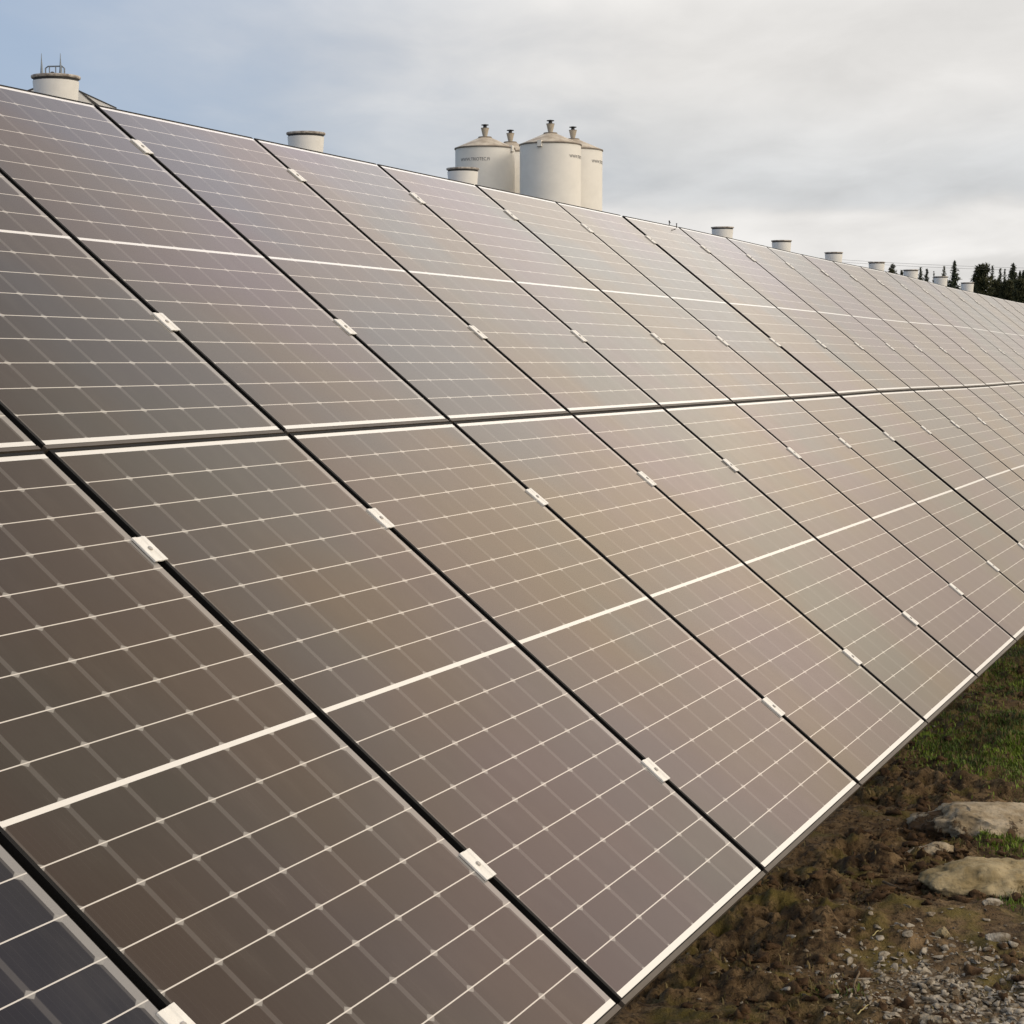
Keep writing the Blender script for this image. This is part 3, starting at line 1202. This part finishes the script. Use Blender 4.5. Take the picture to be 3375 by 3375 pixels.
def in_soil(n_):
    r_ = []
    while len(r_) < n_:
        y = rng.uniform(5.5, 13.0, 4000)
        x = 0.15 + (0.29 * y - 0.15) * rng.random(4000)
        k = rng.random(4000) < (1 - 0.9 * grass_amount(x, y)) * sstep(fbm(x * 2.2 + 5, y * 2.2, oct=3), -0.55, 0.5) * (1 - 0.6 * gravel_amount(x, y))
        r_ += list(zip(x[k], y[k]))
    return r_[:n_]


BOULDERS = [(ground_at(3290, 2735), 0.36, 0.25), (ground_at(3320, 2925), 0.36, 0.21), (ground_at(3065, 2815), 0.13, 0.11)]


def in_soil_and_banks(n_):
    r_ = in_soil(n_ - 300)
    while len(r_) < n_:
        c_, ax, ay = BOULDERS[rng.integers(0, 3)]
        a = rng.uniform(math.pi * 0.85, math.pi * 2.15)
        q = rng.uniform(0.78, 1.12)
        r_.append((c_.x + ax * q * math.cos(a), c_.y + ay * q * math.sin(a)))
    return r_


def in_gravel(n_):
    r_ = []
    while len(r_) < n_:
        x = GRAV.x + rng.normal(0, .24)
        y = GRAV.y + rng.normal(0, .34)
        r_.append((x, y))
    return r_


M_CLOD = mat('soil_clods', (0.135, 0.082, 0.043), 0.95, 0, 0.15, col2=(0.055, 0.032, 0.018), vscale=9, bump=0.8, bscale=90)
M_CHIP = mat('gravel_chips', (0.44, 0.39, 0.315), 0.75, 0, 0.3, col2=(0.13, 0.098, 0.062), vscale=22, bump=0.5, bscale=120)


def rock_material(name, pale, mid, dirt, amount):
    m_ = bpy.data.materials.new(name)
    m_.use_nodes = True
    q = NG(m_.node_tree)
    b = m_.node_tree.nodes['Principled BSDF']
    b.inputs['Roughness'].default_value = 0.85
    b.inputs['Specular IOR Level'].default_value = 0.25
    t = q.n('ShaderNodeTexCoord').outputs['Object']
    c = q.mix(q.sm(q.noise(t, 9, 5, 0.62, 0.3), 0.36, 0.62), pale, mid)
    c = q.mix(q.m('MULTIPLY', q.sm(q.noise(t, 60, 4, 0.65), 0.52, 0.68), 0.45), c, tuple(v * 0.45 for v in mid))
    n_ = q.n('ShaderNodeNewGeometry')
    # loose soil caught in the hollows and banked against the lower flanks
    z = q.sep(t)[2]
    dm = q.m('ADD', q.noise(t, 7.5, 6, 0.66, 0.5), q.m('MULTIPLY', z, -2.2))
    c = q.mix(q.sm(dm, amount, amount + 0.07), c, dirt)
    q.put(b.inputs['Base Color'], c)
    bp = q.n('ShaderNodeBump')
    bp.inputs['Strength'].default_value = 1.0
    bp.inputs['Distance'].default_value = 0.012
    q.put(bp.inputs['Height'], q.m('ADD', q.noise(t, 28, 6, 0.65), q.sm(dm, amount, amount + 0.07)))
    q.link(bp.outputs[0], b.inputs['Normal'])
    return m_


M_ROCK = rock_material('tan_rock', (0.48, 0.40, 0.29), (0.31, 0.24, 0.15), (0.105, 0.064, 0.033), 0.415)
M_ROCK2 = rock_material('ochre_rock', (0.42, 0.34, 0.205), (0.28, 0.215, 0.11), (0.13, 0.085, 0.042), 0.475)
o = rocks('soil_clods', 7000, in_soil_and_banks, 0.003, 0.031, M_CLOD, 'clod', 0.85, power=4.5, flat=(0.35, 0.75))
tag(o, 'brown lumps of turned soil scattered along the array foot', 'soil clods', kind='stuff')
o = rocks('gravel', 1900, in_gravel, 0.005, 0.027, M_CHIP, 'chip', 0.2, (0.35, 0.8), sub=I2, power=2.4)
tag(o, 'pale angular gravel chips in the lower right corner', 'gravel', kind='stuff')
o = rocks('pebbles', 380, in_soil, 0.005, 0.016, M_CHIP, 'chip', 0.25, (0.4, 0.8), sub=I1, power=2)
tag(o, 'tiny pale pebbles strewn over the brown soil', 'pebbles', kind='stuff')


def boulder(name, px_, py_, sx, sy, sz, sink, m_, label, cat='boulder', seed=1, rotz=0.0, amp=0.22, group=None):
    p = ground_at(px_, py_)
    v_ = I5[0].copy()
    s_ = seed * 13.7
    d = 1 + amp * fbm(v_[:, 0] * 1.1 + s_, v_[:, 1] * 1.1 - s_, v_[:, 2] * 1.1 + 2 * s_, oct=5, gain=0.5)
    d -= 0.09 * np.abs(fbm(v_[:, 0] * 3.5 + s_, v_[:, 1] * 3.5, v_[:, 2] * 1.6, oct=4, gain=0.6))
    r2 = np.random.default_rng(seed)
    v_ = v_ * d[:, None]
    for _ in range(7):
        nrm = r2.normal(0, 1, 3)
        nrm /= np.linalg.norm(nrm)
        dd = v_ @ nrm
        lim = r2.uniform(.55, .85)
        v_ = v_ - (np.maximum(dd - lim, 0) * 0.85)[:, None] * nrm
    rgh = fbm(v_[:, 0] * 9 + s_, v_[:, 1] * 9, v_[:, 2] * 3.5, oct=4, gain=0.6)
    v_ = v_ * (1 + 0.030 * rgh)[:, None]
    v_ = v_ * np.array([sx, sy, sz])
    ca, sa = math.cos(rotz), math.sin(rotz)
    v_ = v_ @ np.array([[ca, sa, 0], [-sa, ca, 0], [0, 0, 1]])
    o = from_np(name, v_, I5[1], m_, smooth=True)
    z = float(height(np.array([p.x]), np.array([p.y]))[0])
    o.location = (p.x, p.y, z + sz * (1 - sink) - sz)
    tag(o, label, cat, group)
    return o


boulder('boulder', 3290, 2735, 0.38, 0.26, 0.135, 0.24, M_ROCK, 'pale tan boulder half buried below the green grass', seed=3, rotz=-0.15)
boulder('boulder', 3320, 2925, 0.38, 0.22, 0.115, 0.24, M_ROCK2, 'ochre boulder with pale crest at the right edge, below the tan one', seed=8, rotz=0.12)
boulder('flat_stone', 3065, 2815, 0.115, 0.10, 0.05, 0.2, M_ROCK, 'flat pale stone in the soil between the two boulders and the panels', 'stone', seed=5)
boulder('flat_stone', 3085, 3365, 0.075, 0.05, 0.03, 0.0, M_ROCK, 'flat tan stone at the lower photo edge in the gravel', 'stone', seed=15)
boulder('stone', 3290, 3108, 0.050, 0.035, 0.030, 0.1, M_CHIP, 'smooth grey stone just above the gravel patch', 'stone', seed=11)
boulder('stone', 3125, 2937, 0.022, 0.016, 0.016, 0.0, M_CHIP, 'small white stone left of the ochre boulder', 'stone', seed=12)
boulder('stone', 3270, 3010, 0.05, 0.022, 0.02, -0.1, M_CHIP, 'long whitish stone sliver under the ochre boulder', 'stone', seed=14, rotz=0.6)
boulder('stone', 3110, 3085, 0.035, 0.028, 0.03, 0.0, M_ROCK2, 'yellowish mossy stone left above the gravel patch', 'stone', seed=17)

# twigs and straws
M_TWIG = mat('dry_twig', (0.20, 0.14, 0.08), 0.85, var=0.4, vscale=30)
M_STRAW = mat('yellow_straw', (0.45, 0.38, 0.17), 0.8)
for (xa_, ya_, xb_, yb_, r_, m_, nm, lab) in (
        (2910, 2902, 2968, 2928, 0.006, M_TWIG, 'twig', 'pale brown twig with a light end lying on the soil left of the boulders'),
        (2875, 3107, 2912, 3082, 0.0022, M_STRAW, 'straw', 'straight yellow straw lying on the dark soil'),
        (2828, 3200, 2815, 3300, 0.004, M_TWIG, 'twig', 'long upright looking twig on the brown soil left of the gravel'),
        (2825, 3362, 2862, 3340, 0.0022, M_STRAW, 'straw', 'short straw in the mossy patch at the lower photo edge')):
    a, b_ = ground_at(xa_, ya_), ground_at(xb_, yb_)
    pts = []
    for t_ in np.linspace(0, 1, 7):
        p = a.lerp(b_, t_)
        p.z = float(height(np.array([p.x]), np.array([p.y]))[0])
        pts.append(p)
    zs = max(p.z for p in pts)
    for i, p in enumerate(pts):
        p.z = 0.5 * (p.z + zs) + r_ + 0.004
        p.x += 0.006 * math.sin(i * 1.3) if nm == 'twig' else 0
    bm = bmesh.new()
    base = pts[0].copy()
    tube(bm, [p - base for p in pts], r_, 7, 0.6)
    o = from_bm(nm, bm, m_, smooth=True)
    o.location = base
    tag(o, lab, nm)

# grass blades


def grass_blades(n_, label, sampler, hmin, hmax, m_, name='grass'):
    vs_, fs_ = [], []
    off = 0
    pts = sampler(n_)
    hz = height(np.array([p[0] for p in pts]), np.array([p[1] for p in pts]))
    for (x, y), z in zip(pts, hz):
        h = rng.uniform(hmin, hmax)
        a = rng.random() * 6.283
        lean = rng.uniform(.1, .9)
        wd = rng.uniform(.0016, .0036)
        d = np.array([math.cos(a), math.sin(a), 0])
        s_ = np.array([-d[1], d[0], 0]) * wd
        p0 = np.array([x, y, z - 0.004])
        p1 = p0 + np.array([0, 0, h * .55]) + d * h * lean * .25
        p2 = p0 + np.array([0, 0, h * (1 - .35 * lean)]) + d * h * lean * .75
        vs_ += [p0 - s_, p0 + s_, p1 + s_ * .8, p1 - s_ * .8, p2 + s_ * .15, p2 - s_ * .15]
        fs_ += [(off, off + 1, off + 2, off + 3), (off + 3, off + 2, off + 4, off + 5)]
        off += 6
    o = from_np(name, vs_, fs_, m_)
    return tag(o, label, 'grass', kind='stuff')


M_GRASS = mat('green_grass', (0.175, 0.250, 0.022), 0.6, 0, 0.3, col2=(0.045, 0.080, 0.014), vscale=2.5)
M_DRY = mat('dry_grass', (0.22, 0.165, 0.075), 0.8, 0, 0.2, col2=(0.085, 0.075, 0.03), vscale=4)


def in_grass(n_):
    r_ = []
    while len(r_) < n_:
        y = rng.uniform(6.0, 15.5, 4000)
        x = rng.uniform(0.5, 4.1, 4000)
        k = rng.random(4000) < grass_amount(x, y) ** 1.3
        k &= (x < 0.285 * y)
        r_ += list(zip(x[k], y[k]))
    return r_[:n_]


grass_blades(26000, 'green grass growing above the boulders and along the array foot', in_grass, 0.008, 0.034, M_GRASS)

grass_blades(5200, 'dry grass litter and weeds on the brown soil', in_soil, 0.008, 0.035, M_DRY, 'dry_grass')
grass_blades(2400, 'dry straw coloured stems mixed into the green grass', in_grass, 0.015, 0.055, M_DRY, 'dry_grass')
